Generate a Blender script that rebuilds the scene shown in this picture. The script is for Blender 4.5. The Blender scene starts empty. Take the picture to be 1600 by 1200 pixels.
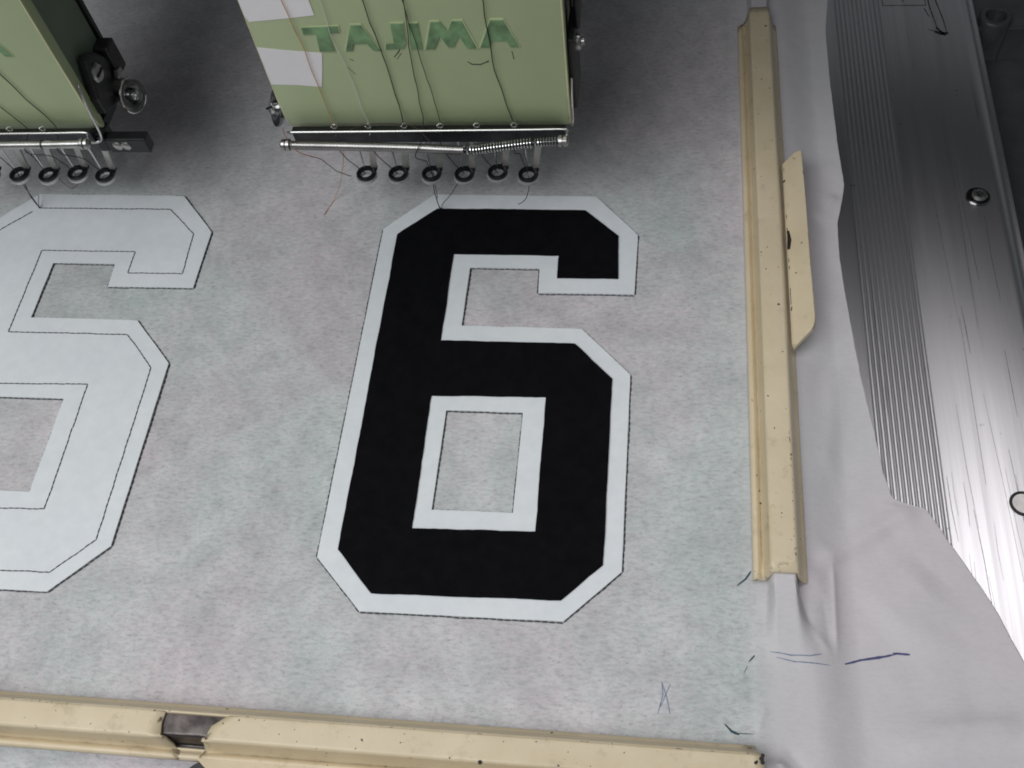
import bpy, bmesh, math, random
from mathutils import Vector, Matrix, noise
random.seed(7)
S = 0.001                                   # everything below is written in millimetres
sc = bpy.context.scene
COL = sc.collection

# ------------------------------------------------------------------ camera
cam_d = bpy.data.cameras.new('camera'); cam = bpy.data.objects.new('camera', cam_d); COL.objects.link(cam)
cam_d.sensor_width = 36; cam_d.lens = 36.0; cam_d.clip_start = 0.005; cam_d.clip_end = 50
R3 = Matrix(((0.99038, -0.02646, 0.13582), (0.09283, 0.85496, -0.51031), (-0.10262, 0.51801, 0.8492)))
cam.matrix_world = Matrix.Translation((0, 0, 269.3 * S)) @ R3.to_4x4()
sc.camera = cam
# ------------------------------------------------------------------ light: dim room and ceiling lamps
w = bpy.data.worlds.new('World'); sc.world = w; w.use_nodes = True
w.node_tree.nodes['Background'].inputs[0].default_value = (0.9, 0.95, 1.0, 1)
w.node_tree.nodes['Background'].inputs[1].default_value = 0.115
def lamp(name, loc, target, sx, sy, power, col):
    d = bpy.data.lights.new(name, 'AREA'); d.shape = 'RECTANGLE'; d.size = sx; d.size_y = sy
    d.energy = power; d.color = col
    o = bpy.data.objects.new(name, d); COL.objects.link(o); o.location = loc
    o.rotation_euler = (Vector(target) - Vector(loc)).to_track_quat('-Z', 'Y').to_euler()
    return o
lamp('ceiling_lamp', (-0.42, -0.35, 0.88), (0.0, 0.12, 0), 0.9, 0.5, 6.6, (0.97, 0.985, 1.0))
lamp('ceiling_lamp', (-0.10, 0.56, 1.6), (0.0, 0.12, 0), 1.9, 0.4, 8.0, (1.0, 0.95, 0.97))
sc.view_settings.view_transform = 'Standard'; sc.view_settings.look = 'None'
sc.cycles.filter_width = 1.9
sc.view_settings.exposure = 0.0; sc.view_settings.gamma = 1

# ------------------------------------------------------------------ materials
def new_mat(name):
    m = bpy.data.materials.new(name); m.use_nodes = True
    nt = m.node_tree; return m, nt, nt.nodes['Principled BSDF']
def nd(nt, t, **k):
    n = nt.nodes.new(t)
    for a, b in k.items():
        if a in n.inputs.keys(): n.inputs[a].default_value = b
        else: setattr(n, a, b)
    return n
def lk(nt, a, b): nt.links.new(a, b)
def coords(nt, scale=(1, 1, 1), rot=(0, 0, 0)):
    t = nd(nt, 'ShaderNodeTexCoord'); m = nd(nt, 'ShaderNodeMapping')
    m.inputs['Scale'].default_value = scale; m.inputs['Rotation'].default_value = rot
    lk(nt, t.outputs['Object'], m.inputs['Vector']); return m.outputs['Vector']
def noise_n(nt, vec, scale, detail=4, rough=0.6):
    n = nd(nt, 'ShaderNodeTexNoise'); n.inputs['Scale'].default_value = scale
    n.inputs['Detail'].default_value = detail; n.inputs['Roughness'].default_value = rough
    lk(nt, vec, n.inputs['Vector']); return n
def ramp(nt, fac, stops):
    r = nd(nt, 'ShaderNodeValToRGB'); e = r.color_ramp.elements
    while len(e) < len(stops): e.new(0.5)
    for i, (p, c) in enumerate(stops):
        e[i].position = p; e[i].color = (c, c, c, 1) if not hasattr(c, '__len__') else (*c, 1)
    lk(nt, fac, r.inputs['Fac']); return r.outputs['Color']
def mix(nt, a, b, fac, mode='MIX'):
    m = nd(nt, 'ShaderNodeMix', data_type='RGBA', blend_type=mode)
    for v, i in ((a, 6), (b, 7), (fac, 0)):
        if hasattr(v, 'is_linked') or hasattr(v, 'links'): lk(nt, v, m.inputs[i])
        else: m.inputs[i].default_value = (*v, 1) if hasattr(v, '__len__') else v
    return m.outputs[2]
def bump(nt, bsdf, h, strength, dist):
    b = nd(nt, 'ShaderNodeBump'); b.inputs['Strength'].default_value = strength; b.inputs['Distance'].default_value = dist
    lk(nt, h, b.inputs['Height']); lk(nt, b.outputs[0], bsdf.inputs['Normal'])
def simple(name, col, rough=0.5, metal=0.0, var=0.12, scale=300, bmp=0.0):
    m, nt, b = new_mat(name)
    n = noise_n(nt, coords(nt), scale, 5)
    lo = tuple(c * (1 - var) for c in col); hi = tuple(min(1, c * (1 + var)) for c in col)
    lk(nt, ramp(nt, n.outputs['Fac'], [(0.3, lo), (0.7, hi)]), b.inputs['Base Color'])
    b.inputs['Roughness'].default_value = rough; b.inputs['Metallic'].default_value = metal
    if bmp: bump(nt, b, n.outputs['Fac'], bmp, 0.0003)
    return m

def fabric_mat():
    m, nt, b = new_mat('nonwoven_backing')
    v = coords(nt)
    big = noise_n(nt, v, 26, 5, 0.62); mid = noise_n(nt, v, 110, 6, 0.7)
    fib = noise_n(nt, coords(nt, (0.9, 1.9, 1), (0, 0, 0.12)), 620, 4, 0.75)
    fib2 = noise_n(nt, coords(nt, (0.75, 2.0, 1), (0, 0, -0.5)), 520, 4, 0.7)
    tint = noise_n(nt, v, 11, 3); chroma = noise_n(nt, v, 420, 3, 0.7)
    # position of the hoop: inside it a second, rougher layer lies on the sheet
    t = nd(nt, 'ShaderNodeTexCoord'); sx = nd(nt, 'ShaderNodeSeparateXYZ'); lk(nt, t.outputs['Object'], sx.inputs[0])
    wob = nd(nt, 'ShaderNodeMath', operation='MULTIPLY_ADD'); lk(nt, mid.outputs['Fac'], wob.inputs[0]); wob.inputs[1].default_value = 0.006; lk(nt, sx.outputs['X'], wob.inputs[2])
    mr = nd(nt, 'ShaderNodeMapRange'); lk(nt, wob.outputs[0], mr.inputs['Value'])
    mr.inputs['From Min'].default_value = 0.1275; mr.inputs['From Max'].default_value = 0.1365; mr.inputs['To Min'].default_value = 1; mr.inputs['To Max'].default_value = 0.0
    ins = mr.outputs[0]
    base = mix(nt, (0.605, 0.56, 0.574), (0.515, 0.57, 0.552), ramp(nt, tint.outputs['Fac'], [(0.40, 0.0), (0.64, 1.0)]))
    base = mix(nt, base, mix(nt, (0.64, 0.55, 0.58), (0.51, 0.585, 0.59), ramp(nt, chroma.outputs['Fac'], [(0.35, 0.0), (0.65, 1.0)])), 0.22)
    cloud = mix(nt, (0.76, 0.765, 0.775), (1.16, 1.155, 1.16), ramp(nt, big.outputs['Fac'], [(0.30, 0.0), (0.68, 1.0)]))
    cloud = mix(nt, cloud, mix(nt, (0.70, 0.71, 0.72), (1.16, 1.16, 1.16), ramp(nt, mid.outputs['Fac'], [(0.28, 0.0), (0.62, 1.0)])), 0.5)
    rough_c = mix(nt, base, cloud, 1.0, 'MULTIPLY')
    sp = mix(nt, (0.71, 0.715, 0.73), (1.03, 1.03, 1.03), ramp(nt, fib.outputs['Fac'], [(0.27, 0.0), (0.47, 1.0)]))
    sp2 = mix(nt, (0.80, 0.80, 0.81), (1.04, 1.04, 1.04), ramp(nt, fib2.outputs['Fac'], [(0.30, 0.0), (0.55, 1.0)]))
    rough_c = mix(nt, rough_c, sp, 1.0, 'MULTIPLY'); rough_c = mix(nt, rough_c, sp2, 1.0, 'MULTIPLY')
    smooth_c = mix(nt, (0.65, 0.61, 0.635), (0.61, 0.61, 0.62), ramp(nt, tint.outputs['Fac'], [(0.4, 0.0), (0.65, 1.0)]))
    smooth_c = mix(nt, smooth_c, cloud, 0.14, 'MULTIPLY'); smooth_c = mix(nt, smooth_c, sp2, 0.22, 'MULTIPLY')
    lk(nt, mix(nt, smooth_c, rough_c, ins), b.inputs['Base Color'])
    b.inputs['Roughness'].default_value = 0.9; b.inputs['Specular IOR Level'].default_value = 0.2
    bump(nt, b, mix(nt, fib.outputs['Fac'], mid.outputs['Fac'], 0.4), 0.45, 0.00035)
    return m
M = {}
M['fabric'] = fabric_mat()

def twill(name, col, rough, bs, var, spec=0.25, sheen=0.0):
    m, nt, b = new_mat(name); v = coords(nt)
    wv = nd(nt, 'ShaderNodeTexWave', wave_type='BANDS', bands_direction='DIAGONAL'); wv.inputs['Scale'].default_value = 700; wv.inputs['Distortion'].default_value = 1.5
    lk(nt, v, wv.inputs['Vector'])
    n = noise_n(nt, v, 240, 5); big = noise_n(nt, v, 30, 4)
    c = mix(nt, tuple(x * (1 - var) for x in col), tuple(x * (1 + var) for x in col), ramp(nt, n.outputs['Fac'], [(0.3, 0.0), (0.7, 1.0)]))
    c = mix(nt, c, mix(nt, (0.96, 0.97, 0.98), (1.02, 1.02, 1.02), ramp(nt, big.outputs['Fac'], [(0.35, 0.0), (0.65, 1.0)])), 0.8, 'MULTIPLY')
    # stray lint specks
    vo = nd(nt, 'ShaderNodeTexVoronoi'); vo.inputs['Scale'].default_value = 55; vo.inputs['Randomness'].default_value = 1; lk(nt, v, vo.inputs['Vector'])
    lint = ramp(nt, vo.outputs['Distance'], [(0.016, 1.0), (0.024, 0.0)])
    if sheen: c = mix(nt, c, (0.16, 0.15, 0.14), mix(nt, (0, 0, 0), lint, 0.45))
    lk(nt, c, b.inputs['Base Color'])
    b.inputs['Roughness'].default_value = rough; b.inputs['Specular IOR Level'].default_value = spec
    bump(nt, b, mix(nt, wv.outputs['Fac'], n.outputs['Fac'], 0.4), bs, 0.00012)
    return m
M['white_twill'] = twill('white_twill', (0.785, 0.82, 0.84), 0.75, 0.18, 0.03)
M['black_twill'] = twill('black_twill', (0.0045, 0.0045, 0.0055), 0.8, 0.3, 0.3, 0.07, 1.0)

def cream_mat():
    m, nt, b = new_mat('cream_paint'); v = coords(nt)
    n = noise_n(nt, v, 60, 5); pe = noise_n(nt, v, 480, 2); ch = noise_n(nt, coords(nt, (1, 0.75, 1)), 520, 2, 0.4); zone = noise_n(nt, v, 42, 2)
    c = mix(nt, (0.655, 0.55, 0.37), (0.735, 0.63, 0.445), ramp(nt, n.outputs['Fac'], [(0.3, 0.0), (0.7, 1.0)]))
    chip = ramp(nt, ch.outputs['Fac'], [(0.235, 1.0), (0.258, 0.0)])
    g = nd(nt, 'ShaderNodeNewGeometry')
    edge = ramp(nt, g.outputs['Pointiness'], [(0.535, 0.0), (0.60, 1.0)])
    ch2 = noise_n(nt, v, 420, 3, 0.6)
    echip = mix(nt, (0, 0, 0), edge, ramp(nt, ch2.outputs['Fac'], [(0.60, 0.0), (0.66, 1.0)]))
    dirt = noise_n(nt, v, 150, 6, 0.75)
    c = mix(nt, c, (0.30, 0.23, 0.13), mix(nt, (0, 0, 0), ramp(nt, dirt.outputs['Fac'], [(0.56, 0.0), (0.78, 1.0)]), 0.5))
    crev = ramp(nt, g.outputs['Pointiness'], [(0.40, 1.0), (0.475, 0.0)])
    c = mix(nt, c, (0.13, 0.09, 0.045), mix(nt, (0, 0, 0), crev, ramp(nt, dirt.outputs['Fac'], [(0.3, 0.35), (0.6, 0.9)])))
    c = mix(nt, c, (0.035, 0.03, 0.028), chip); c = mix(nt, c, (0.035, 0.03, 0.028), echip)
    lk(nt, c, b.inputs['Base Color'])
    lk(nt, ramp(nt, zone.outputs['Fac'], [(0.3, 0.28), (0.7, 0.45)]), b.inputs['Roughness'])
    h = mix(nt, pe.outputs['Fac'], (0, 0, 0), chip)
    bump(nt, b, h, 0.30, 0.00022)
    return m
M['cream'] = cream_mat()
def alu_mat():
    m, nt, b = new_mat('brushed_aluminium')
    s1 = noise_n(nt, coords(nt, (1, 0.012, 1), (0, 0, -0.02)), 420, 4, 0.7)
    s2 = noise_n(nt, coords(nt, (1, 0.035, 1), (0, 0, 0.045)), 210, 3, 0.8)
    sp = noise_n(nt, coords(nt), 300, 4)
    c = mix(nt, (0.60, 0.60, 0.615), (0.68, 0.68, 0.695), ramp(nt, s1.outputs['Fac'], [(0.35, 0.0), (0.6, 1.0)]))
    c = mix(nt, c, (0.20, 0.19, 0.20), ramp(nt, s2.outputs['Fac'], [(0.66, 0.0), (0.76, 0.8)]))
    c = mix(nt, c, (0.14, 0.13, 0.13), ramp(nt, sp.outputs['Fac'], [(0.70, 0.0), (0.76, 0.8)]))
    lk(nt, c, b.inputs['Base Color']); b.inputs['Metallic'].default_value = 1
    lk(nt, ramp(nt, s1.outputs['Fac'], [(0.3, 0.37), (0.7, 0.31)]), b.inputs['Roughness'])
    bump(nt, b, mix(nt, s1.outputs['Fac'], s2.outputs['Fac'], 0.3), 0.12, 0.00022)
    return m
M['alu'] = alu_mat()
def green_mat():
    m, nt, b = new_mat('green_enamel'); v = coords(nt)
    n = noise_n(nt, v, 35, 4); n2 = noise_n(nt, v, 500, 3); st = noise_n(nt, coords(nt, (0.35, 1, 0.7)), 110, 5, 0.75)
    c = mix(nt, (0.40, 0.47, 0.265), (0.44, 0.51, 0.295), ramp(nt, n.outputs['Fac'], [(0.3, 0.0), (0.7, 1.0)]))
    c = mix(nt, c, (0.42, 0.46, 0.33), mix(nt, (0, 0, 0), ramp(nt, n2.outputs['Fac'], [(0.5, 0.0), (0.75, 1.0)]), 0.3))
    c = mix(nt, c, (0.13, 0.15, 0.09), mix(nt, (0, 0, 0), ramp(nt, st.outputs['Fac'], [(0.66, 0.0), (0.80, 1.0)]), 0.6))
    lk(nt, c, b.inputs['Base Color']); b.inputs['Roughness'].default_value = 0.42
    bump(nt, b, n2.outputs['Fac'], 0.08, 0.0001)
    return m
M['green'] = green_mat()
M['bead'] = simple('worn_enamel_edge_highlight', (0.60, 0.60, 0.37), 0.4, 0, 0.15, 200)  # pale colour for worn edges, with the bevel highlight painted in
M['rim'] = simple('worn_plated_rim', (0.62, 0.61, 0.60), 0.35, 0.35, 0.1, 250)
M['dark_chrome'] = simple('dark_polished_steel', (0.20, 0.20, 0.205), 0.2, 1, 0.35, 300)
M['shank'] = simple('satin_steel', (0.62, 0.60, 0.57), 0.42, 0.75, 0.15, 250)
M['letter'] = simple('dark_green_lettering', (0.165, 0.285, 0.14), 0.45, 0, 0.5, 170)
M['letter_edge'] = simple('letter_rim', (0.46, 0.53, 0.30), 0.4, 0, 0.15, 200)
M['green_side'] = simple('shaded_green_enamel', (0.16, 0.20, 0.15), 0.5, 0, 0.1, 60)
M['tape'] = simple('white_paper_tape', (0.84, 0.81, 0.82), 0.8, 0, 0.03, 60, 0.1)
M['chrome'] = simple('polished_steel', (0.72, 0.71, 0.70), 0.14, 1, 0.05, 200)
M['steel'] = simple('dull_steel', (0.45, 0.44, 0.43), 0.32, 1, 0.15, 200, 0.1)
M['dark_steel'] = simple('blued_steel', (0.055, 0.055, 0.06), 0.35, 0.85, 0.3, 200, 0.1)
M['black'] = simple('black_enamel', (0.012, 0.012, 0.013), 0.38, 0, 0.3, 150, 0.08)
M['hole'] = simple('dark_recess', (0.004, 0.004, 0.004), 0.9, 0, 0.3, 150)
M['body'] = simple('machine_grey_paint', (0.06, 0.065, 0.062), 0.5, 0, 0.15, 80)
M['rust'] = simple('bare_burnt_steel', (0.085, 0.075, 0.072), 0.38, 0.8, 0.85, 140, 0.5)
M['table'] = simple('table_laminate', (0.10, 0.10, 0.10), 0.6, 0, 0.15, 60)
M['dark_plate'] = simple('dark_sheet_metal', (0.10, 0.10, 0.105), 0.4, 0.6, 0.2, 90, 0.1)
M['t_black'] = simple('black_thread', (0.012, 0.012, 0.014), 0.7, 0, 0.3, 800)
M['t_brown'] = simple('dark_brown_thread', (0.045, 0.028, 0.022), 0.7, 0, 0.3, 800)
M['t_orange'] = simple('orange_thread', (0.52, 0.25, 0.09), 0.6, 0, 0.3, 800)
M['t_red'] = simple('rust_red_thread', (0.30, 0.09, 0.055), 0.6, 0, 0.3, 800)
M['t_white'] = simple('white_thread', (0.66, 0.66, 0.62), 0.6, 0, 0.1, 800)
M['ink'] = simple('blue_pen_ink', (0.085, 0.09, 0.21), 0.8, 0, 0.3, 900)
M['ink_pale'] = simple('pale_blue_pen_ink', (0.20, 0.25, 0.36), 0.8, 0, 0.3, 900)
M['ink_teal'] = simple('teal_marker_ink', (0.03, 0.07, 0.09), 0.8, 0, 0.3, 900)
M['grime'] = simple('black_grime', (0.018, 0.016, 0.015), 0.6, 0, 0.4, 500)

# ------------------------------------------------------------------ mesh helpers (mm, world coordinates)
def origin_of(parent):
    o = Vector((0, 0, 0)); p = parent
    while p is not None:
        o += Vector(p.location); p = p.parent
    return o
def obj(name, verts, faces, mat, parent=None, smooth=False, base=None, kind=None, sheet=False):
    """links one mesh; verts are world mm, base (mm) is the origin of a top-level mesh"""
    o0 = origin_of(parent) if parent is not None else (Vector(base) * S if base else Vector((0, 0, 0)))
    me = bpy.data.meshes.new(name)
    me.from_pydata([tuple(Vector(v) * S - o0) for v in verts], [], faces)
    bm = bmesh.new(); bm.from_mesh(me)
    if sheet:                                # open sheet: all faces look up
        bm.normal_update()
        if sum(f.normal.z * f.calc_area() for f in bm.faces) < 0: bmesh.ops.reverse_faces(bm, faces=bm.faces[:])
    else: bmesh.ops.recalc_face_normals(bm, faces=bm.faces)
    bm.to_mesh(me); bm.free()
    me.update()
    if smooth:
        for f in me.polygons: f.use_smooth = True
        try: me.set_sharp_from_angle(angle=math.radians(smooth if smooth is not True else 50))
        except Exception: pass
    me.materials.append(mat)
    o = bpy.data.objects.new(name, me); COL.objects.link(o)
    if parent is not None: o.parent = parent
    else: o.location = o0
    if kind: o['kind'] = kind
    return o
def thing(name, label, cat, loc, group=None):
    o = bpy.data.objects.new(name, None); COL.objects.link(o); o.location = Vector(loc) * S
    o.empty_display_size = 0.01
    return tag(o, label, cat, group)
def tag(o, label, cat, group=None):
    o['label'] = label; o['category'] = cat
    if group: o['group'] = group
    return o
class G:                                     # geometry collector
    def __init__(s): s.v = []; s.f = []
    def add(s, v, f):
        n = len(s.v); s.v += [tuple(x) for x in v]; s.f += [tuple(i + n for i in q) for q in f]; return s
    def box(s, a, b, bev=0.0):
        bm = bmesh.new(); bmesh.ops.create_cube(bm, size=1)
        a = Vector(a); b = Vector(b)
        for v in bm.verts: v.co = Vector([(a[i] + b[i]) / 2 + v.co[i] * (b[i] - a[i]) for i in range(3)])
        if bev: bmesh.ops.bevel(bm, geom=bm.edges[:], offset=bev, segments=2, affect='EDGES', profile=0.5)
        bm.verts.index_update(); s.add([v.co[:] for v in bm.verts], [[v.index for v in f.verts] for f in bm.faces]); bm.free(); return s
    def tube(s, pts, r, n=8, caps=True):
        pts = [Vector(p) for p in pts]; rs = r if hasattr(r, '__len__') else [r] * len(pts)
        ref = None; V = []; F = []
        for i, p in enumerate(pts):
            t = (pts[min(i + 1, len(pts) - 1)] - pts[max(i - 1, 0)]).normalized()
            if ref is None:
                ref = t.orthogonal().normalized()
            ref = (ref - t * ref.dot(t)).normalized(); bn = t.cross(ref)
            for k in range(n):
                a = 2 * math.pi * k / n; V.append(p + (ref * math.cos(a) + bn * math.sin(a)) * rs[i])
        for i in range(len(pts) - 1):
            for k in range(n):
                F.append((i * n + k, i * n + (k + 1) % n, (i + 1) * n + (k + 1) % n, (i + 1) * n + k))
        if caps: F.append(tuple(range(n))[::-1]); F.append(tuple((len(pts) - 1) * n + k for k in range(n)))
        return s.add(V, F)
    def lathe(s, c, axis, prof, n=24, squash=1.0, caps=True):
        """prof: (radius, height along axis)"""
        ax = Vector(axis).normalized(); u = ax.orthogonal().normalized(); w_ = ax.cross(u); c = Vector(c); V = []; F = []
        for (r, h) in prof:
            for k in range(n):
                a = 2 * math.pi * k / n; V.append(c + ax * h + (u * math.cos(a) + w_ * math.sin(a) * squash) * max(r, 1e-3))
        for i in range(len(prof) - 1):
            for k in range(n): F.append((i * n + k, i * n + (k + 1) % n, (i + 1) * n + (k + 1) % n, (i + 1) * n + k))
        if caps: F.append(tuple(range(n))[::-1]); F.append(tuple((len(prof) - 1) * n + k for k in range(n)))
        return s.add(V, F)
    def prism(s, loops, place, t, bev=0.0):
        """loops: outer + holes as 2-D points; place(a,b,h) -> point; thickness t; chamfered upper edge"""
        bm = bmesh.new()
        for lp in loops:
            vs = [bm.verts.new((a, b, 0)) for a, b in lp]
            for i in range(len(vs)): bm.edges.new((vs[i], vs[(i + 1) % len(vs)]))
        bmesh.ops.triangle_fill(bm, use_beauty=True, use_dissolve=False, edges=bm.edges[:], normal=(0, 0, 1))
        bmesh.ops.recalc_face_normals(bm, faces=bm.faces)
        if bm.faces and sum(f.normal.z for f in bm.faces) < 0: bmesh.ops.reverse_faces(bm, faces=bm.faces[:])
        base = [f for f in bm.faces]
        ex = bmesh.ops.extrude_face_region(bm, geom=base)
        top = [g for g in ex['geom'] if isinstance(g, bmesh.types.BMVert)]
        for v in top: v.co.z = t
        if bev:
            tf = [f for f in bm.faces if all(abs(v.co.z - t) < 1e-6 for v in f.verts)]
            te = [e for e in bm.edges if sum(1 for f in e.link_faces if f in tf) == 1 and all(abs(v.co.z - t) < 1e-6 for v in e.verts)]
            bmesh.ops.bevel(bm, geom=te, offset=bev, segments=2, affect='EDGES', profile=0.5)
        bm.verts.index_update()
        s.add([place(*v.co) for v in bm.verts], [[v.index for v in f.verts] for f in bm.faces]); bm.free(); return s
    def make(s, name, mat, parent=None, smooth=False, base=None, kind=None):
        return obj(name, s.v, s.f, mat, parent, smooth, base, kind)
def lerp(a, b, t): return a + (b - a) * t
def sst(a, b, x):
    t = min(1, max(0, (x - a) / (b - a))); return t * t * (3 - 2 * t)
def interp(xs, ys, x):
    if x <= xs[0]: return ys[0] + (ys[1] - ys[0]) / (xs[1] - xs[0]) * (x - xs[0])
    for i in range(len(xs) - 1):
        if x <= xs[i + 1]: return lerp(ys[i], ys[i + 1], (x - xs[i]) / (xs[i + 1] - xs[i]))
    return ys[-1]
def catmull(pts, n=6):
    P = [Vector(p) for p in pts]; out = []
    for i in range(len(P) - 1):
        a = P[max(i - 1, 0)]; b = P[i]; c = P[i + 1]; d = P[min(i + 2, len(P) - 1)]
        for k in range(n):
            t = k / n
            out.append(0.5 * ((2 * b) + (c - a) * t + (2 * a - 5 * b + 4 * c - d) * t * t + (3 * b - a - 3 * c + d) * t ** 3))
    out.append(P[-1]); return out
def jit(lp, step=3.0, amp=0.10, seed=0):
    """loop with slightly uneven hand-cut edges"""
    out = []
    for i in range(len(lp)):
        a = Vector(lp[i]); b = Vector(lp[(i + 1) % len(lp)]); L = (b - a).length; n = max(1, int(L / step)); d = (b - a).normalized(); nr = Vector((-d.y, d.x))
        for k in range(n):
            t = k / n; p = a.lerp(b, t)
            if k: p += nr * amp * noise.noise((p.x * 0.11 + seed, p.y * 0.11, seed * 3.1)) * 1.6 + nr * amp * 0.35 * random.uniform(-1, 1)
            out.append((p.x, p.y))
    return out

# ------------------------------------------------------------------ table and aluminium table edge
g = G().box((-500, -250, -16), (108, 520, -9.5), 0.5)
o = g.make('table', M['table']); o['kind'] = 'structure'

prof = [(44, -9), (44, -6), (65.4, -6), (65.9, -6.15)]
NG = 10; x0 = 66.2; pit = (82.4 - 66.2) / NG
for i in range(NG):
    a = x0 + i * pit
    prof += [(a, -6.75), (a + pit * 0.22, -6.75), (a + pit * 0.40, -6.12), (a + pit * 0.62, -6.0), (a + pit * 0.80, -6.12)]
prof += [(82.5, -6.75), (82.9, -6.75), (83.1, -6.05), (83.4, -5.95), (112.4, -5.95)]
for k in range(1, 8):
    a = k / 7 * math.pi * 0.36; prof.append((112.4 + 6.5 * math.sin(a) * 0.86, -5.95 - 6.5 * (1 - math.cos(a))))
prof += [(118.2, -10.5), (119.2, -10.2), (119.7, -10.8), (119.7, -28), (44.5, -28)]
plate = thing('aluminium_plate', 'long brushed aluminium table plate with a band of fine grooves, right of the loose fabric', 'metal plate', (90, 150, -28))
ys = [-120, 20, 160, 300, 560]
V = [(x, y, z) for y in ys for x, z in prof]; n = len(prof); F = []
for j in range(len(ys) - 1):
    for i in range(n): F.append((j * n + i, j * n + (i + 1) % n, (j + 1) * n + (i + 1) % n, (j + 1) * n + i))
obj('grooved_top', V, F, M['alu'], plate, 28)
# cap screw and washer in the plate
sx, sy = 106.4, 243.4
G().lathe((sx, sy, -5.9), (0, 0, 1), [(2.5, 0), (3.7, 0), (4.0, 0.3), (3.7, 0.6), (3.1, 0.62), (2.9, 0.35), (2.4, 0.35)], 32).make('washer', M['dark_chrome'], plate, 40)
scr = G().lathe((sx + 0.2, sy - 0.2, -5.3), (0, 0, 1), [(2.2, 0), (2.5, 0.3), (2.45, 1.0), (2.1, 1.45), (1.4, 1.5), (1.25, 1.2), (1.15, 0.3), (0.05, 0.3)], 32).make('cap_screw', M['steel'], plate, 40)
G().lathe((sx + 0.2, sy - 0.2, -4.95), (0, 0, 1), [(1.05, 0), (1.05, 0.15), (0.1, 0.16)], 6).make('hex_socket', M['hole'], scr)
ring = [(103.7 + 3.4 * math.cos(a), 130.8 + 3.4 * math.sin(a), -5.8) for a in [2 * math.pi * k / 40 for k in range(41)]]
G().tube(ring, 0.42, 8, False).make('hole_rim', M['grime'], plate, True)
G().lathe((103.7, 130.8, -5.93), (0, 0, 1), [(0.1, 0), (3.2, 0.0), (3.2, 0.12), (0.1, 0.14)], 32).make('plug', M['steel'], plate, 40)
# worn marker print and grime at the far end of the plate
def ribbon(pts, wd, zf, seed=0):
    g = G(); P = [Vector((a, b)) for a, b in pts]; V = []; F = []
    Q = []
    for i in range(len(P) - 1):
        n = max(2, int((P[i + 1] - P[i]).length / 0.8))
        Q += [P[i].lerp(P[i + 1], k / n) for k in range(n)]
    Q.append(P[-1])
    for i, p in enumerate(Q):
        d = (Q[min(i + 1, len(Q) - 1)] - Q[max(i - 1, 0)]).normalized(); nr = Vector((-d.y, d.x))
        t = i / max(1, len(Q) - 1); ww = wd * (0.35 + 0.65 * math.sin(math.pi * min(1, max(0, t * 0.94 + 0.03))) ** 0.5) * (0.8 + 0.4 * noise.noise((p.x * 0.9, p.y * 0.9, seed)))
        for s_ in (-0.5, 0.5):
            q = p + nr * ww * s_; V.append((q.x, q.y, zf(q.x, q.y)))
    for i in range(len(Q) - 1): F.append((2 * i, 2 * i + 1, 2 * i + 3, 2 * i + 2))
    return g.add(V, F)
zp = lambda x, y: -5.925
g = G()
for pts, wd in ([((84.2, 352), (84.4, 340.6), (100.2, 340.2), (100.4, 352)), 0.45], [((90.4, 350), (92.2, 342.2)), 0.5],
                [((94.8, 343.8), (98.4, 343.8)), 0.5], [((94.9, 347), (94.8, 343.8)), 0.4], [((86.6, 350), (86.7, 344)), 0.6]):
    r_ = ribbon(pts, wd, zp, 3); g.add(r_.v, r_.f)
g.make('printed_frame_mark', M['grime'], plate)
g = G()
for pts, wd in ([((101.2, 356), (101.4, 340), (102.2, 333), (103.0, 327)), 0.6], [((103.4, 356), (104.2, 342), (105.6, 332), (106.2, 324.5)), 0.55],
                [((101.8, 325.3), (104.2, 324.2), (106.6, 324.2)), 2.0], [((99.6, 326.6), (102.6, 325.2)), 0.5], [((99.4, 338.5), (100.8, 333.6)), 0.5], [((102.6, 327.6), (105.4, 323.0)), 1.4]):
    r_ = ribbon(pts, wd, zp, 9); g.add(r_.v, r_.f)
g.make('grime_stain', M['grime'], plate)
# long scratches
g = G()
for i in range(24):
    xa = random.uniform(84.2, 112); ya = random.uniform(40, 210); L = random.uniform(12, 60); sl = random.uniform(-0.045, 0.02)
    r_ = ribbon([(xa, ya), (min(112.2, xa + sl * L * 0.5 + random.uniform(-.3, .3)), ya + L * 0.5), (min(112.2, xa + sl * L), ya + L)], random.uniform(0.08, 0.22), zp, i); g.add(r_.v, r_.f)
g.make('scratches', M['dark_plate'], plate, kind='stuff')

# far right: darker slide plate, cross bar and socket boss
sp = thing('slide_plate', 'dark flat sheet metal plate beyond the right edge of the aluminium plate', 'metal plate', (170, 200, -34))
G().box((121.5, -120, -30), (260, 327.5, -22), 0.5).make('panel', M['dark_plate'], sp)
cb = thing('cross_bar', 'dark cross bar with a round socket boss in the far right corner', 'machine bar', (160, 360, -34))
G().box((120.8, 338, -34), (260, 420, -15.5), 0.8).make('bar', M['dark_plate'], cb)
bs = G().lathe((128.0, 341.5, -34), (0, 0, 1), [(5.6, 0), (6.0, 1), (6.0, 20.6), (5.5, 21.4), (4.0, 21.5), (3.7, 20.8), (3.5, 14), (0.05, 14)], 36).make('socket_boss', M['dark_plate'], cb, 40)
G().lathe((128.0, 341.5, -19.9), (0, 0, 1), [(3.4, 0), (3.4, 0.1), (0.1, 0.12)], 6).make('socket', M['hole'], bs)

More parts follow.
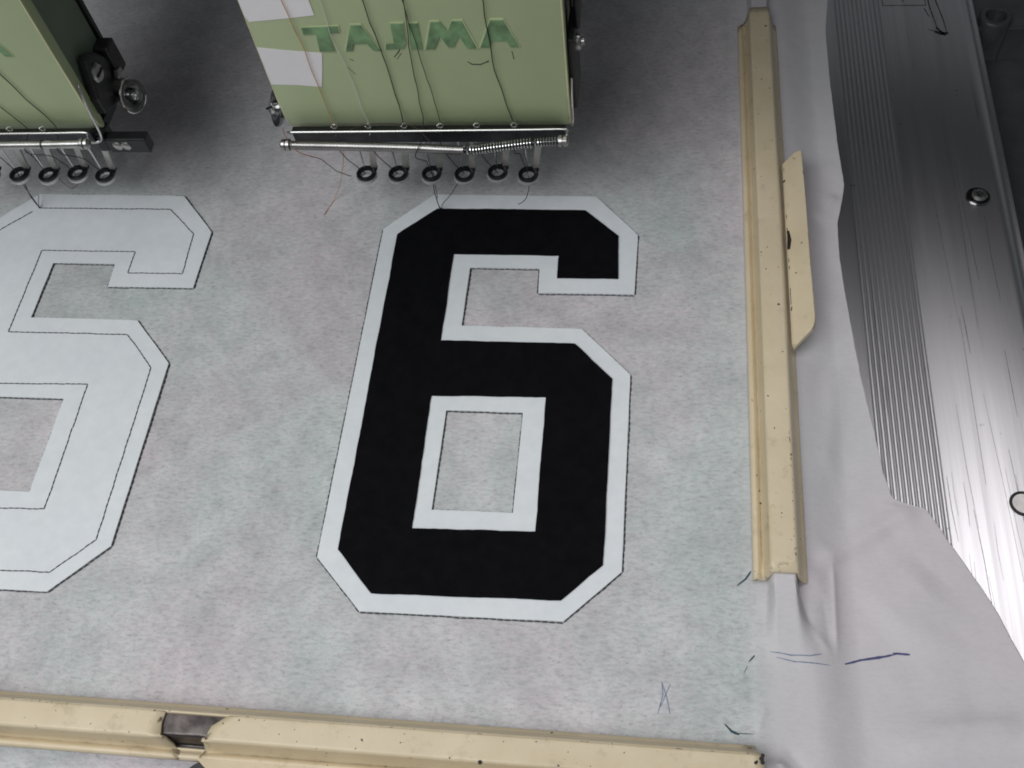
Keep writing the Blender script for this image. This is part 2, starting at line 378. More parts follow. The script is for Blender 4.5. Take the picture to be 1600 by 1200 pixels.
# ------------------------------------------------------------------ backing fabric
edge_y = [20, 38, 60, 85.2, 91.1, 97.9, 105.6, 117.3, 126, 128.1, 128.4, 130.5, 138.1, 150.6, 170.4, 199, 217, 230.6, 240, 247.3, 254, 265.4, 297.4, 325, 343.4, 440]
edge_x = [121, 114, 105.5, 96.5, 94.3, 92.1, 88.3, 82.1, 77.7, 75.9, 71.4, 68.1, 66.4, 65.1, 62.7, 60.4, 59.5, 59.8, 61.9, 63.2, 62.9, 62.3, 61.7, 61.8, 63.7, 68]
def edge_at(y): return interp(edge_y, edge_x, y)
def seg(x, y, a, b, w0, h, fall=0.25):
    ax, ay = a; bx, by = b; dx, dy = bx - ax, by - ay; L2 = dx * dx + dy * dy
    t = ((x - ax) * dx + (y - ay) * dy) / L2; tc = min(1, max(0, t))
    d = math.hypot(x - ax - tc * dx, y - ay - tc * dy)
    k = sst(0, fall, tc) * sst(0, fall, 1 - tc) if fall else 1
    return h * k * (math.exp(-(d / w0) ** 2) if w0 > 3 else math.exp(-((d / w0) ** 2 + 0.02) ** 0.5 * 1.25))
def fz(x, y):
    z = 0.0
    # right margin sinks on to the table
    drop = sst(42.5, 56, x)
    z -= 4.6 * drop * (1 - 0.25 * sst(90, 60, y))
    # rib under the right clip, fanning out and dying away below its end
    H = 6.9 * sst(76, 102, y) ** 1.1
    k = 1 - sst(80, 101, y)
    a0, a1 = lerp(32.0, 30.0, k), lerp(33.1, 34.4, k); b0, b1 = lerp(38.5, 39.5, k), lerp(40.4, 46.0, k)
    z += H * sst(a0, a1, x) * (1 - sst(b0, b1, x))
    # rib under the front clip
    if y < 62:
        z += 6.4 * sst(48.6, 50.2, y) * (1 - sst(53.6, 55.6, y)) * (1 - sst(27, 37, x))
        z -= 4.0 * (1 - sst(40, 46, y)) * (1 - drop)
    if x > 28:
        m = sst(28, 44, x)
        # folds of the loose margin
        z += seg(x, y, (44.5, 107), (76, 129), 3.2, 1.6, 0.2) - seg(x, y, (44, 103.5), (72, 122.5), 2.6, 0.7, 0.2)
        z += seg(x, y, (50.2, 112), (49.4, 82), 1.2, 1.0, 0.25) + seg(x, y, (40.5, 92), (48.6, 83), 1.2, 0.6, 0.3) - seg(x, y, (46.4, 100), (47.8, 84), 2.0, 0.5, 0.3)
        z += seg(x, y, (32, 83), (47, 82), 1.4, 0.35, 0.3) + seg(x, y, (22, 71), (28, 82), 1.3, 0.5, 0.3) + seg(x, y, (34, 92), (29, 83), 1.5, 0.3, 0.3) + seg(x, y, (66, 66), (94, 70), 2.4, 0.8, 0.3) + seg(x, y, (58, 96), (88, 84), 4, 0.5, 0.3) + seg(x, y, (70, 105), (80, 60), 5, 0.5, 0.3) + seg(x, y, (31, 57), (39, 49), 1.6, 1.9, 0.3) - seg(x, y, (34, 60), (43, 50), 1.8, 0.8, 0.3)
        z += seg(x, y, (56, 60), (112, 68), 6.0, 2.6, 0.3) - seg(x, y, (52, 50), (112, 57), 5.5, 1.6, 0.3)
        z += seg(x, y, (31, 69), (28, 61), 1.2, 0.8, 0.3) + seg(x, y, (60, 92), (78, 108), 9, 1.3, 0.3)
        z += seg(x, y, (50, 130), (56, 180), 3.5, 0.9, 0.3) + seg(x, y, (52, 230), (61, 244), 3.0, 1.4, 0.3) + seg(x, y, (48, 170), (62, 205), 3.5, 0.7, 0.3)
        z += 0.45 * m * noise.noise((x * 0.055, y * 0.04, 1.7)) + 0.12 * m * noise.noise((x * 0.2, y * 0.16, 4.0))
        if x > 56: z = max(z, -5.2)
    else:
        z += -0.10 + 0.08 * noise.noise((x * 0.05, y * 0.05, 0.3))
        # slight pull lines beside the clip
        z += 0.18 * sst(12, 27, x) * noise.noise((x * 0.1, y * 0.25, 8.0))
    return z
ny = 420; yv = [20 + 410 * j / ny for j in range(ny + 1)]
V = []; F = []; row = None
xl = [-330 + 350 * i / 84 for i in range(84)]
nr_ = 170
for y in yv:
    xe = edge_at(y) + 0.12 * noise.noise((y * 0.3, 2, 0))
    for x in xl + [lerp(20, xe, i / nr_) for i in range(nr_ + 1)]:
        V.append((x, y, fz(x, y)))
nx = 84 + nr_ + 1
for j in range(ny):
    for i in range(nx - 1): F.append((j * nx + i, j * nx + i + 1, (j + 1) * nx + i + 1, (j + 1) * nx + i))
fab = thing('backing_fabric', 'large white nonwoven backing sheet stretched in the cream frame with a loose wavy margin', 'fabric', (-100, 160, 0))
fs = obj('sheet', V, F, M['fabric'], fab, True, sheet=True)
fs.data.shade_smooth() if hasattr(fs.data, 'shade_smooth') else None
sol = fs.modifiers.new('thickness', 'SOLIDIFY'); sol.thickness = 0.25 * S; sol.offset = -1
fz_up = lambda x, y: fz(x, y) + 0.06
def pen(mat, strokes, seed, label=None):
    g = G()
    for pts, wd in strokes:
        r_ = ribbon(pts, wd, fz_up, seed); g.add(r_.v, r_.f)
    o = g.make('pen_mark', mat, fab)
    if label: o['label'] = label
pen(M['ink_pale'], [[((4.4, 73.2), (4.8, 69.8), (3.6, 64.9)), 0.35], [((4.4, 73.2), (5.8, 69.1), (6.7, 64.9)), 0.35], [((6.7, 72.7), (5.5, 69.9), (4.2, 66.5)), 0.3]], 1, 'pale blue pen scribble on the fabric above the front frame bar')
pen(M['ink_pale'], [[((32.2, 82.5), (37.3, 81.8), (42.2, 82.0), (45.3, 83.0)), 0.34], [((33.7, 81.1), (38.2, 80.3), (42.7, 80.3), (47.2, 80.4)), 0.32]], 2, 'two thin pale blue pen lines below the end of the right clip')
pen(M['ink'], [[((51.5, 81.6), (55.6, 83.2), (62.1, 84.6), (65.8, 85.7)), 0.8], [((64.0, 85.6), (68.3, 85.4)), 0.75]], 3, 'bold violet blue pen line on the loose margin')
pen(M['ink_teal'], [[((27.9, 104.6), (26.4, 102.2), (24.1, 100.2)), 0.6]], 4, 'dark tick beside the end of the right clip')
pen(M['ink_teal'], [[((20.4, 63.4), (22.0, 61.8), (23.9, 61.1)), 0.75], [((23.0, 61.4), (27.4, 61.5)), 0.25]], 5, 'dark tick beside the end of the front clip')
pen(M['ink_teal'], [[((26.7, 79.7), (28.2, 81.4)), 0.6], [((25.4, 76.6), (26.3, 78.6)), 0.2]], 6)

# ------------------------------------------------------------------ twill numerals
OUT = [(-77.7, 238.5), (-20.85, 237.6), (-6.1, 220.9), (-6.5, 196.4), (-37.6, 196.4), (-38.0, 206.3), (-61.3, 206.5), (-61.4, 183.0), (-22.6, 182.6), (-6.8, 166.0), (-7.0, 102.2), (-22.1, 87.3), (-78.7, 86.9), (-93.75, 102.0), (-93.7, 222.7)]
HOLE = [(-62.4, 151.5), (-38.7, 151.5), (-38.7, 118.4), (-62.45, 118.3)]
BLK = [(-75.8, 231.6), (-24.3, 231.1), (-12.5, 220.0), (-11.9, 202.3), (-31.9, 202.3), (-32.0, 211.65), (-67.5, 211.9), (-67.4, 176.8), (-24.45, 176.65), (-12.2, 164.1), (-12.2, 103.8), (-23.1, 93.1), (-76.2, 92.15), (-87.95, 104.5), (-88.3, 220.05)]
BHOLE = [(-67.6, 156.4), (-32.1, 157.0), (-31.75, 112.8), (-67.4, 112.0)]
DX = -149.75
up = lambda z0: (lambda a, b, h: (a, b, z0 + h))
def inset_side(lp):                         # +1 when the left normal points outwards
    A = sum(lp[i][0] * lp[(i + 1) % len(lp)][1] - lp[(i + 1) % len(lp)][0] * lp[i][1] for i in range(len(lp)))
    return -1 if A > 0 else 1
def stitches(lp, z, off, r=0.17, L=2.0, skip=(), gap=0.12, closed=True, wob=0.16, dens=None, outward=1, dip=-0.06):
    """a row of lock stitches along a path; off = distance outside the edge"""
    g = G(); sgn = inset_side(lp) * outward; n = len(lp)
    for i in range(n if closed else n - 1):
        if i in skip: continue
        a = Vector(lp[i]); b = Vector(lp[(i + 1) % n]); d = (b - a).normalized(); nr = Vector((-d.y, d.x)) * sgn
        length = (b - a).length; k = max(1, round(length / L)); st = length / k
        o_ = off[i] if hasattr(off, '__len__') else off
        for q in range(k):
            if dens and random.random() > dens[i]: continue
            p0 = a + d * (q * st + st * gap * 0.5); p1 = a + d * ((q + 1) * st - st * gap * 0.5); pm = (p0 + p1) / 2
            wv = wob * noise.noise((pm.x * 0.2, pm.y * 0.2, 5.5)) + random.uniform(-0.05, 0.05)
            e = random.uniform(-0.06, 0.06)
            pts = [(*(p0 + nr * (o_ + wv - e)), z + dip), (*(p0.lerp(p1, .3) + nr * (o_ + wv)), z + 0.10), (*(p0.lerp(p1, .7) + nr * (o_ + wv)), z + 0.10), (*(p1 + nr * (o_ + wv + e)), z + dip)]
            g.tube(pts, [r * .6, r, r, r * .6], 5)
    return g
def numeral(dx, black, label, base):
    t = thing('twill_numeral', label, 'number patch', base)
    sh = lambda lp: [(x + dx, y) for x, y in lp]
    G().prism([jit(sh(OUT), 3, 0.07, 1 + dx), jit(sh(HOLE), 3, 0.06, 2)], up(-0.02), 0.62, 0.12).make('white_layer', M['white_twill'], t)
    #            top  c1   r    bt   nl   nt   il   ib   c2   r    c3   b    c4   l    c5
    if black:
        G().prism([jit(sh(BLK), 1.6, 0.12, 5), jit(sh(BHOLE), 1.6, 0.18, 6)], up(0.60), 0.55, 0.12).make('black_layer', M['black_twill'], t)
        off = [.05, .0, .20, .30, .30, .30, .30, .05, .05, .30, .2, .28, .2, .34, -.2]
    else:
        off = [.18, .18, .22, .15, .25, .25, .28, .05, .22, .32, .25, .15, .1, .3, -.2]
    st = stitches(sh(OUT), 0.12, off, 0.17, 2.0, gap=0.08)
    s2 = stitches(sh(HOLE), 0.12, [.30, .15, -.05, .22], 0.17, 2.0, gap=0.08, outward=-1); st.add(s2.v, s2.f)
    st.make('edge_stitching', M['t_black'], t, True, kind='stuff')
    return t
t6 = numeral(0, True, 'number 6 patch of black twill laid on a white twill border', (-50, 160, 0))
t6w = numeral(DX, False, 'plain white number 6 patch with a thin black stitched outline, under the left machine head', (-50 + DX, 160, 0))
inner = [(x + DX, y) for x, y in BLK]
a0, a14 = Vector(inner[0]), Vector(inner[14])
inner[0] = tuple(a0); last = tuple(a0.lerp(a14, 0.14))
path = inner + [last]
st = stitches(path, 0.62, 0.0, 0.17, 2.0, gap=0.0, closed=False, wob=0.18, dip=0.05)
s2 = stitches([(x + DX, y) for x, y in BHOLE], 0.62, 0.0, 0.17, 2.0, gap=0.0, wob=0.18, dip=0.05); st.add(s2.v, s2.f)
st.make('placement_stitching', M['t_black'], t6w, True, kind='stuff')

# ------------------------------------------------------------------ cream frame clips
def strip(prof, place, u0, u1, nu):
    """open sheet: prof (a,z); place(u,a,z); u0,u1 functions of the profile index"""
    V = []; F = []; n = len(prof)
    for j in range(nu + 1):
        for i, (a, z) in enumerate(prof):
            V.append(place(lerp(u0(i), u1(i), j / nu), a, z))
    for j in range(nu):
        for i in range(n - 1): F.append((j * n + i, j * n + i + 1, (j + 1) * n + i + 1, (j + 1) * n + i))
    return V, F
def solidify(o, t, off=-1):
    m = o.modifiers.new('thickness', 'SOLIDIFY'); m.thickness = t * S; m.offset = off
def arc(c, r, a0, a1, n):
    return [(c[0] + r * math.cos(math.radians(lerp(a0, a1, k / n))), c[1] + r * math.sin(math.radians(lerp(a0, a1, k / n)))) for k in range(n + 1)]
#  cross-section from the lip side: lip bead, groove, wall, crown, wall, foot
PROFILE = [(0.0, 0.25), (0.0, 1.3)] + arc((0.95, 1.5), 0.95, 180, 40, 6) + [(2.15, 1.35), (2.45, 1.15), (2.75, 1.5)] + [(3.1, 3.0), (3.9, 6.4)] + arc((5.0, 6.75), 1.25, 155, 92, 5) + [(7.6, 8.06)] + arc((10.1, 6.75), 1.3, 88, 25, 5) + [(12.1, 4.2), (13.2, 1.7), (13.6, 1.25), (14.2, 1.0), (14.35, 0.3)]
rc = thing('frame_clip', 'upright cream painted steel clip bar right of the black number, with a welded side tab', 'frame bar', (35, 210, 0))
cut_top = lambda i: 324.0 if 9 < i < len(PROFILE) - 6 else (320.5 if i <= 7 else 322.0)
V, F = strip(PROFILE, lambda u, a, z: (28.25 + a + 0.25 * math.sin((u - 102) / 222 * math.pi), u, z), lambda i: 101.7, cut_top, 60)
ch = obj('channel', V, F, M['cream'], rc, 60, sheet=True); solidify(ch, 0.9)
# closed far end
top_poly = [(28.25 + a, z) for a, z in PROFILE if True]
G().prism([[(29.6, 0.4), (31.4, 3.0), (32.4, 6.4), (33.4, 7.4), (38.2, 7.4), (39.2, 6.4), (41.0, 2.0), (41.6, 0.4)]], lambda a, b, h: (a, 321.4 - h, b), 0.8).make('end_plate', M['cream'], rc)
# side tab
tabp = [(41.7, 248.2), (45.6, 252.0), (47.4, 252.6), (48.0, 251.8), (48.2, 230), (48.25, 205), (48.6, 184.5), (48.3, 181.4), (47.3, 179.4), (42.0, 174.0), (41.6, 175.6)]
G().prism([tabp], lambda a, b, h: (a - 0.35 * h, b, 3.6 + (a - 41.7) * 0.42 + h), 1.3, 0.35).make('tab', M['cream'], rc)
g = G()
for i in range(15):
    y = random.uniform(178, 246); L = random.uniform(0.3, 1.4) if i else 6
    g.tube([(41.75 + random.uniform(-.1, .2), y, 5.05), (41.8 + random.uniform(-.1, .2), y + L, 5.05)], random.uniform(0.1, 0.2), 6)
g.tube([(41.9, 211.5, 5.2), (42.3, 215, 5.2), (42.1, 219, 5.1)], [0.5, 0.75, 0.4], 6)
g.make('paint_chips', M['grime'], rc, kind='stuff')

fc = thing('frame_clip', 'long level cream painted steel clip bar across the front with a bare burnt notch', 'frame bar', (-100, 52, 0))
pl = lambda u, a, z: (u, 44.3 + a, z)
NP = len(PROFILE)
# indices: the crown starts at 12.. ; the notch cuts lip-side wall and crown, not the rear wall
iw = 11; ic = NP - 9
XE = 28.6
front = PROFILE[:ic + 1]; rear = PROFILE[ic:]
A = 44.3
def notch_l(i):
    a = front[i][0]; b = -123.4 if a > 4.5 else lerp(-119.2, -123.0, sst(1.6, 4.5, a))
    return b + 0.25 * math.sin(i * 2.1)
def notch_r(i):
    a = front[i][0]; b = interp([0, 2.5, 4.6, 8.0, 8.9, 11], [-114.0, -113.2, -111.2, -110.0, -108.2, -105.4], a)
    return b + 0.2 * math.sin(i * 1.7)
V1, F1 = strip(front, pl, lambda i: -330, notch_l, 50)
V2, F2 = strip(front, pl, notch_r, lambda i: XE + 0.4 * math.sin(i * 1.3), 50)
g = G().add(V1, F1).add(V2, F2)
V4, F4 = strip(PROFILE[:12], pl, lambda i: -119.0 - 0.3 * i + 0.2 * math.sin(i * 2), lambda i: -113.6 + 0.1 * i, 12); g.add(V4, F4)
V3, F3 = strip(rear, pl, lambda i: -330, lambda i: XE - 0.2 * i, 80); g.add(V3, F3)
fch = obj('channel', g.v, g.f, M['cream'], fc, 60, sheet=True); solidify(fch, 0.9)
low = [(1.3 + a * 0.91, z * 0.90 - 0.15) for a, z in PROFILE[11:ic + 1]]
V, F = strip(low, pl, lambda i: -124.6, lambda i: -104.2, 30)
V = [(x, y, z + 0.28 * noise.noise((x * 0.35, y * 0.4, 2))) for x, y, z in V]
inn = obj('bare_steel_inset', V, F, M['rust'], fc, True, sheet=True); solidify(inn, 0.5)
inn['label'] = 'bare burnt dark steel showing in the notch of the bar'
# tab of the front bar
tp = [(-115.0, 45.2), (-111.4, 42.6), (-108.0, 40.6), (-96, 33), (-20, 33), (-16, 45.2)]
G().prism([tp], lambda a, b, h: (a, b, 1.2 + (45.2 - b) * 0.16 + h), 1.2, 0.3).make('tab', M['cream'], fc)
g = G().tube([(-97, 42.9, 2.9), (-90, 42.8, 2.9), (-76, 42.4, 2.9), (-60, 42.2, 2.95), (-30, 42.0, 3.0)], 0.22, 6)
g.make('seam', M['grime'], fc, True)
G().lathe((-114.8, 41.4, -3.0), (0, 0, 1), [(3.4, 0), (3.6, 0.4), (3.5, 2.6), (3.0, 3.2), (0.1, 3.3)], 28, 0.7).make('bolt_head', M['black'], fc, 40)
g = G()
for (x, y, r) in ((28.5, 53.2, 0.55), (28.3, 54.0, 0.6), (28.6, 54.8, 0.5), (26.9, 53.0, 0.42), (27.2, 53.3, 0.3), (28.6, 49.4, 0.25)):
    g.lathe((x, y, 7.75), (0, 0, 1), [(r, 0), (r * 1.0, 0.34), (r * 0.4, 0.42)], 9)
g.lathe((-39.6, 48.3, 7.6), (0, 0, 1), [(0.55, 0), (0.5, 0.4), (0.2, 0.45)], 9)
for i in range(46):
    u = random.uniform(-185, 26); a = random.choice((random.uniform(48.5, 55), random.gauss(54.6, 0.4), random.gauss(49.0, 0.4)))
    if -125 < u < -104: continue
    g.lathe((u, a, 7.84), (random.uniform(-.1, .1), 0, 1), [(r0 := random.choice((0.08, 0.11, 0.15, 0.2)), 0), (r0, 0.24), (r0 * 0.5, 0.27)], 6, random.uniform(0.5, 1))
g.make('paint_chips', M['grime'], fc, kind='stuff')
g = G()
for i in range(44):
    y = random.uniform(103, 318); x = 28.25 + random.choice((random.uniform(4.6, 10.2), random.gauss(10.3, 0.3)))
    r0 = random.choice((0.07, 0.1, 0.14, 0.2))
    g.lathe((x, y, 7.84 if x < 38.4 else 7.55), (0, 0, 1), [(r0, 0), (r0, 0.24), (r0 * 0.5, 0.27)], 6, random.uniform(0.5, 1.6))
for i in range(26):
    y = random.uniform(103.5, 150); x = 38.75 + random.gauss(0, 0.12); L = random.uniform(0.25, 0.8)
    g.tube([(x, y, 8.0), (x + random.uniform(-.15, .15), y + L, 8.0)], random.uniform(0.05, 0.11), 5)
g.make('crown_chips', M['grime'], rc, kind='stuff')

# ------------------------------------------------------------------ embroidery heads
X0, X1 = -113.3, -26.0
def build_head():
    t = thing('embroidery_head', 'pale green machine head with embossed lettering and two white tape strips, above the black number', 'machine head', (-70, 240, 0), 'embroidery machine heads')
    # cover: bent sheet with soft edges
    prof = [(222.0, 330), (222.0, 61), (222.15, 57.6), (222.6, 53.4), (223.4, 50.2), (224.4, 47.6), (225.8, 46.9), (226.4, 50), (226.4, 330)]
    g = G(); xs = [X0 - 0.1, X0 + 0.25, X0 + 0.9, X1 - 0.9, X1 - 0.25, X1 + 0.1]; ins = [0.9, 0.25, 0, 0, 0.25, 0.9]
    V = []; F = []; n = len(prof)
    for x, i_ in zip(xs, ins):
        for k, (y, z) in enumerate(prof):
            V.append((x, y + (i_ if k < 6 else 0), z + (i_ * 0.7 if 3 < k < 8 else 0)))
    for j in range(len(xs) - 1):
        for i in range(n): F.append((j * n + i, j * n + (i + 1) % n, (j + 1) * n + (i + 1) % n, (j + 1) * n + i))
    F.append(tuple(range(n))[::-1]); F.append(tuple((len(xs) - 1) * n + k for k in range(n)))
    g.add(V, F).make('face_cover', M['green'], t, 40)
    for x in (X0 + 0.15, X1 - 0.15):  # pale tubes stand for edge wear and the highlight along the bevel
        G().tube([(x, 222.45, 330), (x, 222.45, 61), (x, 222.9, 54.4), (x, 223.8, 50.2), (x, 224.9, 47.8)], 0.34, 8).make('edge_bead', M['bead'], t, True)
    # body behind the cover
    G().box((X0 + 1.2, 226.6, 56), (X1 - 0.6, 246, 330), 0.6).make('side_panel', M['green_side'], t)
    G().box((X0 + 0.6, 246.2, 60), (X1 + 0.2, 248, 330), 0.2).make('back_strip', M['black'], t)
    G().box((X0 + 6, 248.2, 86), (X1 - 6, 300, 330), 0.8).make('arm', M['body'], t)
    # needle case underside
    G().box((X0 + 2, 219.4, 45.5), (X1 - 1.5, 221.4, 50.6), 0.2).make('thread_guide_plate', M['dark_steel'], t)
    G().box((X0 + 2, 224.4, 42.6), (X1 - 2, 240, 46.6), 0.4).make('needle_case', M['black'], t)
    g = G().tube(catmull([(-110.6, 217.6, 51.4), (-110.1, 217.0, 52.5), (-90, 217, 52.6), (-40, 217, 52.9), (-27.6, 217.0, 53.0), (-26.7, 216.6, 52.2), (-26.6, 215.4, 49.6)], 5), 0.34, 8)
    g.make('guide_wire', M['chrome'], t, True)
    for x in (-97.2, -86.6, -75.6, -64.6, -53.6, -42.4):
        lp = [(x + 0.9 * math.cos(a), 219.2 + 0.3 * math.sin(a), 52.6 + 0.55 * math.sin(a)) for a in [2 * math.pi * k / 14 for k in range(15)]]
        G().tube(lp, 0.22, 6, False).make('thread_eyelet', M['chrome'], t, True)
    # tension spring on its rod
    cl = catmull([(-111.0, 215, 49.1), (-95, 215, 48.6), (-75, 215, 47.8), (-57.6, 215, 46.7), (-50, 215, 47.6), (-40, 215, 49.2), (-36.6, 215, 49.6), (-28.8, 215, 50.2)], 16)
    G().tube(cl, 0.85, 8).make('spring_rod', M['dark_steel'], t, True)
    # arclength table
    ln = [0]
    for i in range(len(cl) - 1): ln.append(ln[-1] + (cl[i + 1] - cl[i]).length)
    def at(s_):
        for i in range(len(cl) - 1):
            if s_ <= ln[i + 1]: return cl[i].lerp(cl[i + 1], (s_ - ln[i]) / (ln[i + 1] - ln[i]))
        return cl[-1]
    def helix(name, x_a, x_b, pitch, wr, rad):
        pts = []; s0 = next(ln[i] for i in range(len(cl)) if cl[i].x >= x_a); s1 = next((ln[i] for i in range(len(cl)) if cl[i].x >= x_b), ln[-1])
        n = int((s1 - s0) / pitch * 10); 
        for k in range(n + 1):
            c = at(lerp(s0, s1, k / n)); a = 2 * math.pi * k / 10
            pts.append((c.x, c.y + rad * math.cos(a), c.z + rad * math.sin(a)))
        G().tube(pts, wr, 5).make(name, M['steel'] if pitch < 0.6 else M['chrome'], t, True)
    helix('tension_spring', -111, -57.8, 0.46, 0.26, 1.2)
    helix('tension_spring', -57.2, -37.2, 0.92, 0.22, 1.5)
    helix('tension_spring', -36.4, -29.4, 0.85, 0.22, 1.25)
    for x, d in ((-111.6, -1), (-28.6, 1)):
        G().lathe((x, 215, 49.3 if d < 0 else 50.2), (d, 0, 0), [(0.9, -0.5), (1.8, -0.4), (1.85, 0.5), (1.2, 0.6), (1.2, 0.9), (1.75, 1.0), (1.7, 1.9), (1.1, 2.4), (0.1, 2.5)], 20).make('spring_nut', M['steel'], t, 40)
    # presser feet, one below each needle
    for k, x in enumerate((-97.9, -86.8, -75.3, -64.1, -52.8, -42.6)):
        cy = 233.0 + random.uniform(-.3, .3); z0 = 16.2 + (0.7 if k == 4 else 0)
        f = G().lathe((x, cy, z0), (0, 0, 1), [(1.95, 0), (3.05, 0), (3.3, 0.35), (3.3, 1.0), (3.05, 1.3), (2.2, 1.25), (1.95, 0.9), (1.95, 0.02)], 28)
        f.f = f.f[:-2]
        f.box((x + 0.9, cy + 1.6, z0 + 0.1), (x + 3.5, cy + 3.5, z0 + 1.35), 0.25)
        foot = f.make('presser_foot', M['dark_steel'], t, 40)
        G().lathe((x, cy, z0 - 0.55), (0, 0, 1), [(2.0, -1.0), (3.1, -1.0), (3.65, -0.2), (3.6, 0.4), (2.0, 0.5), (2.0, -0.55)], 28, 1.0, False).make('rim', M['rim'], foot, 40)
        g = G(); 
        lean = 2.6
        V = []; 
        for (h, dx, w_) in ((z0 + 1.2, 1.4, 2.1), (z0 + 4, 1.7, 2.1), (44, 1.4 + lean + 1.8, 2.4)):
            V += [(x + dx, cy + 2.2, h), (x + dx + w_, cy + 2.2, h), (x + dx + w_, cy + 3.0, h), (x + dx, cy + 3.0, h)]
        F = [(3, 2, 1, 0), (8, 9, 10, 11)]
        for j in range(2):
            for i in range(4): F.append((j * 4 + i, j * 4 + (i + 1) % 4, j * 4 + 4 + (i + 1) % 4, j * 4 + 4 + i))
        g.add(V, F).make('shank', M['shank'], foot)
        G().tube([(x + 0.1, cy + 0.3, 44), (x + 0.1, cy + 0.3, 30), (x + 0.05, cy + 0.2, 22), (x, cy + 0.1, 18.5)], [0.45, 0.45, 0.3, 0.1], 8).make('needle', M['chrome'], t, True)
    # embossed letters
    k_ = 2.807
    fx = lambda px: None
    return t
head = build_head()

def face(px, py):                           # face-plane coordinates of the lettering grid
    # bilinear fit of the cover's plane (x, z) measured in mm
    x = -98.1 + (px - 283) * 0.0640 + (118 - py) * 0.0 ; z = 87.8 - (py - 105) * 0.082
    return x, z
LET = {
 'T': [(283, 113), (443, 110), (443, 136), (396, 138), (398, 214), (330, 214), (338, 140), (283, 142)],
 'A': [(448, 214), (502, 108), (548, 108), (604, 214), (572, 214), (552, 184), (494, 184), (478, 214)],
 'J': [(676, 105), (732, 105), (724, 186), (708, 208), (630, 210), (636, 186), (672, 184)],
 'I': [(754, 105), (796, 105), (792, 212), (742, 212)],
 'M': [(806, 213), (852, 101), (892, 101), (917, 138), (942, 100), (985, 100), (1030, 213), (988, 213), (962, 160), (930, 206), (906, 206), (880, 160), (846, 213)],
 'A2': [(1046, 210), (1106, 100), (1160, 100), (1214, 210), (1176, 210), (1164, 184), (1104, 184), (1082, 210)],
}
def letters(parent, dx):
    for key, lp in LET.items():
        P = [face(*q) for q in lp]
        cx = sum(p[0] for p in P) / len(P); cz = sum(p[1] for p in P) / len(P)
        rim = [(cx + (a - cx) * 1.09, cz + (b - cz) * 1.08) for a, b in P]
        o = G().prism([rim], lambda a, b, h: (a + dx, 222.02 - h, b), 0.28, 0.12).make('letter', M['letter_edge'], parent)
        G().prism([P], lambda a, b, h: (a + dx, 221.80 - h, b), 0.22, 0.10).make('letter_face', M['letter'], o)
letters(head, 0)

# second head: copies, shifted one head pitch to the left
head2 = head.copy(); COL.objects.link(head2); head2.location.x += DX * S
head2['label'] = 'pale green machine head cut off by the left picture edge, above the plain white number'
for c in list(head.children):
    d = c.copy(); COL.objects.link(d); d.parent = head2
    for e in list(c.children):
        q = e.copy(); COL.objects.link(q); q.parent = d

for c in [c for c in head2.children if c.name.split('.')[0] in ('tension_spring', 'spring_rod')]: bpy.data.objects.remove(c)
G().tube([(-268, 215, 49.4), (-232, 215, 49.5), (-190, 215, 49.9), (-179.2, 215, 50.1)], 1.3, 14).make('spring_rod', M['steel'], head2, True)
G().lathe((-192.2, 215, 49.9), (1, 0, 0), [(1.3, 0), (1.45, 0.05), (1.45, 0.5), (1.3, 0.55)], 16).make('spring_clip', M['black'], head2, 40)

# right head only: tape strips, knob, side screw
def tape(pts, label):
    o = G().prism([pts], lambda a, b, h: (a, 221.95 - h, b), 0.14).make('tape_strip', M['tape'], head); o['label'] = label
tape([(-113.1, 110), (-113.0, 91.6), (-112.4, 89.4), (-102, 90.2), (-93.3, 91.1), (-94.2, 110)], 'upper white tape strip on the left edge of the cover')
tape([(-113.0, 80.6), (-104, 79.3), (-94.6, 78.2), (-96.2, 72), (-98.0, 65.8), (-105, 66.6), (-113.0, 67.0)], 'lower white tape strip on the left edge of the cover')
def bowl_knob(parent, c, ax, r):
    g = G().lathe(c, ax, [(1.2, -1.5), (1.2, 0), (r * 0.85, 0.6), (r, 1.4), (r * 0.98, 2.1), (r * 0.75, 2.3), (r * 0.45, 1.7), (r * 0.35, 2.6), (r * 0.3, 3.4), (0.1, 3.6)], 30)
    o = g.make('tension_knob', M['dark_chrome'], parent, 35)
    G().lathe(Vector(c) + Vector(ax).normalized() * 2.2, ax, [(r * 0.3, -0.4), (r * 0.36, 0.6), (r * 0.3, 1.6), (0.1, 1.9)], 16).make('knob_screw', M['chrome'], o, 40)
    return o
kb = bowl_knob(head, (-116.6, 230.0, 50.2), (-0.80, -0.42, 0.42), 6.0)
g = G()
for k in range(3):
    a = k * 2.1; g.tube([(-118.4, 229.0 + 1.2 * math.cos(a), 51.2 + 1.2 * math.sin(a)), (-118.9 - 2.2 * math.cos(a + .4) * -0.4, 229.0 + 4.0 * math.cos(a + .4), 51.3 + 4.0 * math.sin(a + .4))], 0.4, 6)
g.make('spoke', M['dark_steel'], kb)
br = G().box((-25.9, 225, 53), (-23.8, 240, 78), 0.7).make('side_bracket', M['black'], head)
G().box((-24.2, 232, 76), (-22.6, 242, 90), 0.6).make('lever', M['black'], head)
G().lathe((-23.6, 232, 72), (1, -0.1, 0.1), [(2.4, -0.5), (2.5, 0.6), (2.1, 1.2), (1.2, 1.4), (1.1, 2.2), (0.1, 2.4)], 18).make('side_screw', M['steel'], br, 40)
G().tube(catmull([(-25.0, 224, 66), (-25.2, 222.4, 58), (-25.3, 222.2, 51.5), (-25.6, 221.6, 49.8)], 5), 0.35, 8).make('edge_wire', M['chrome'], head, True)

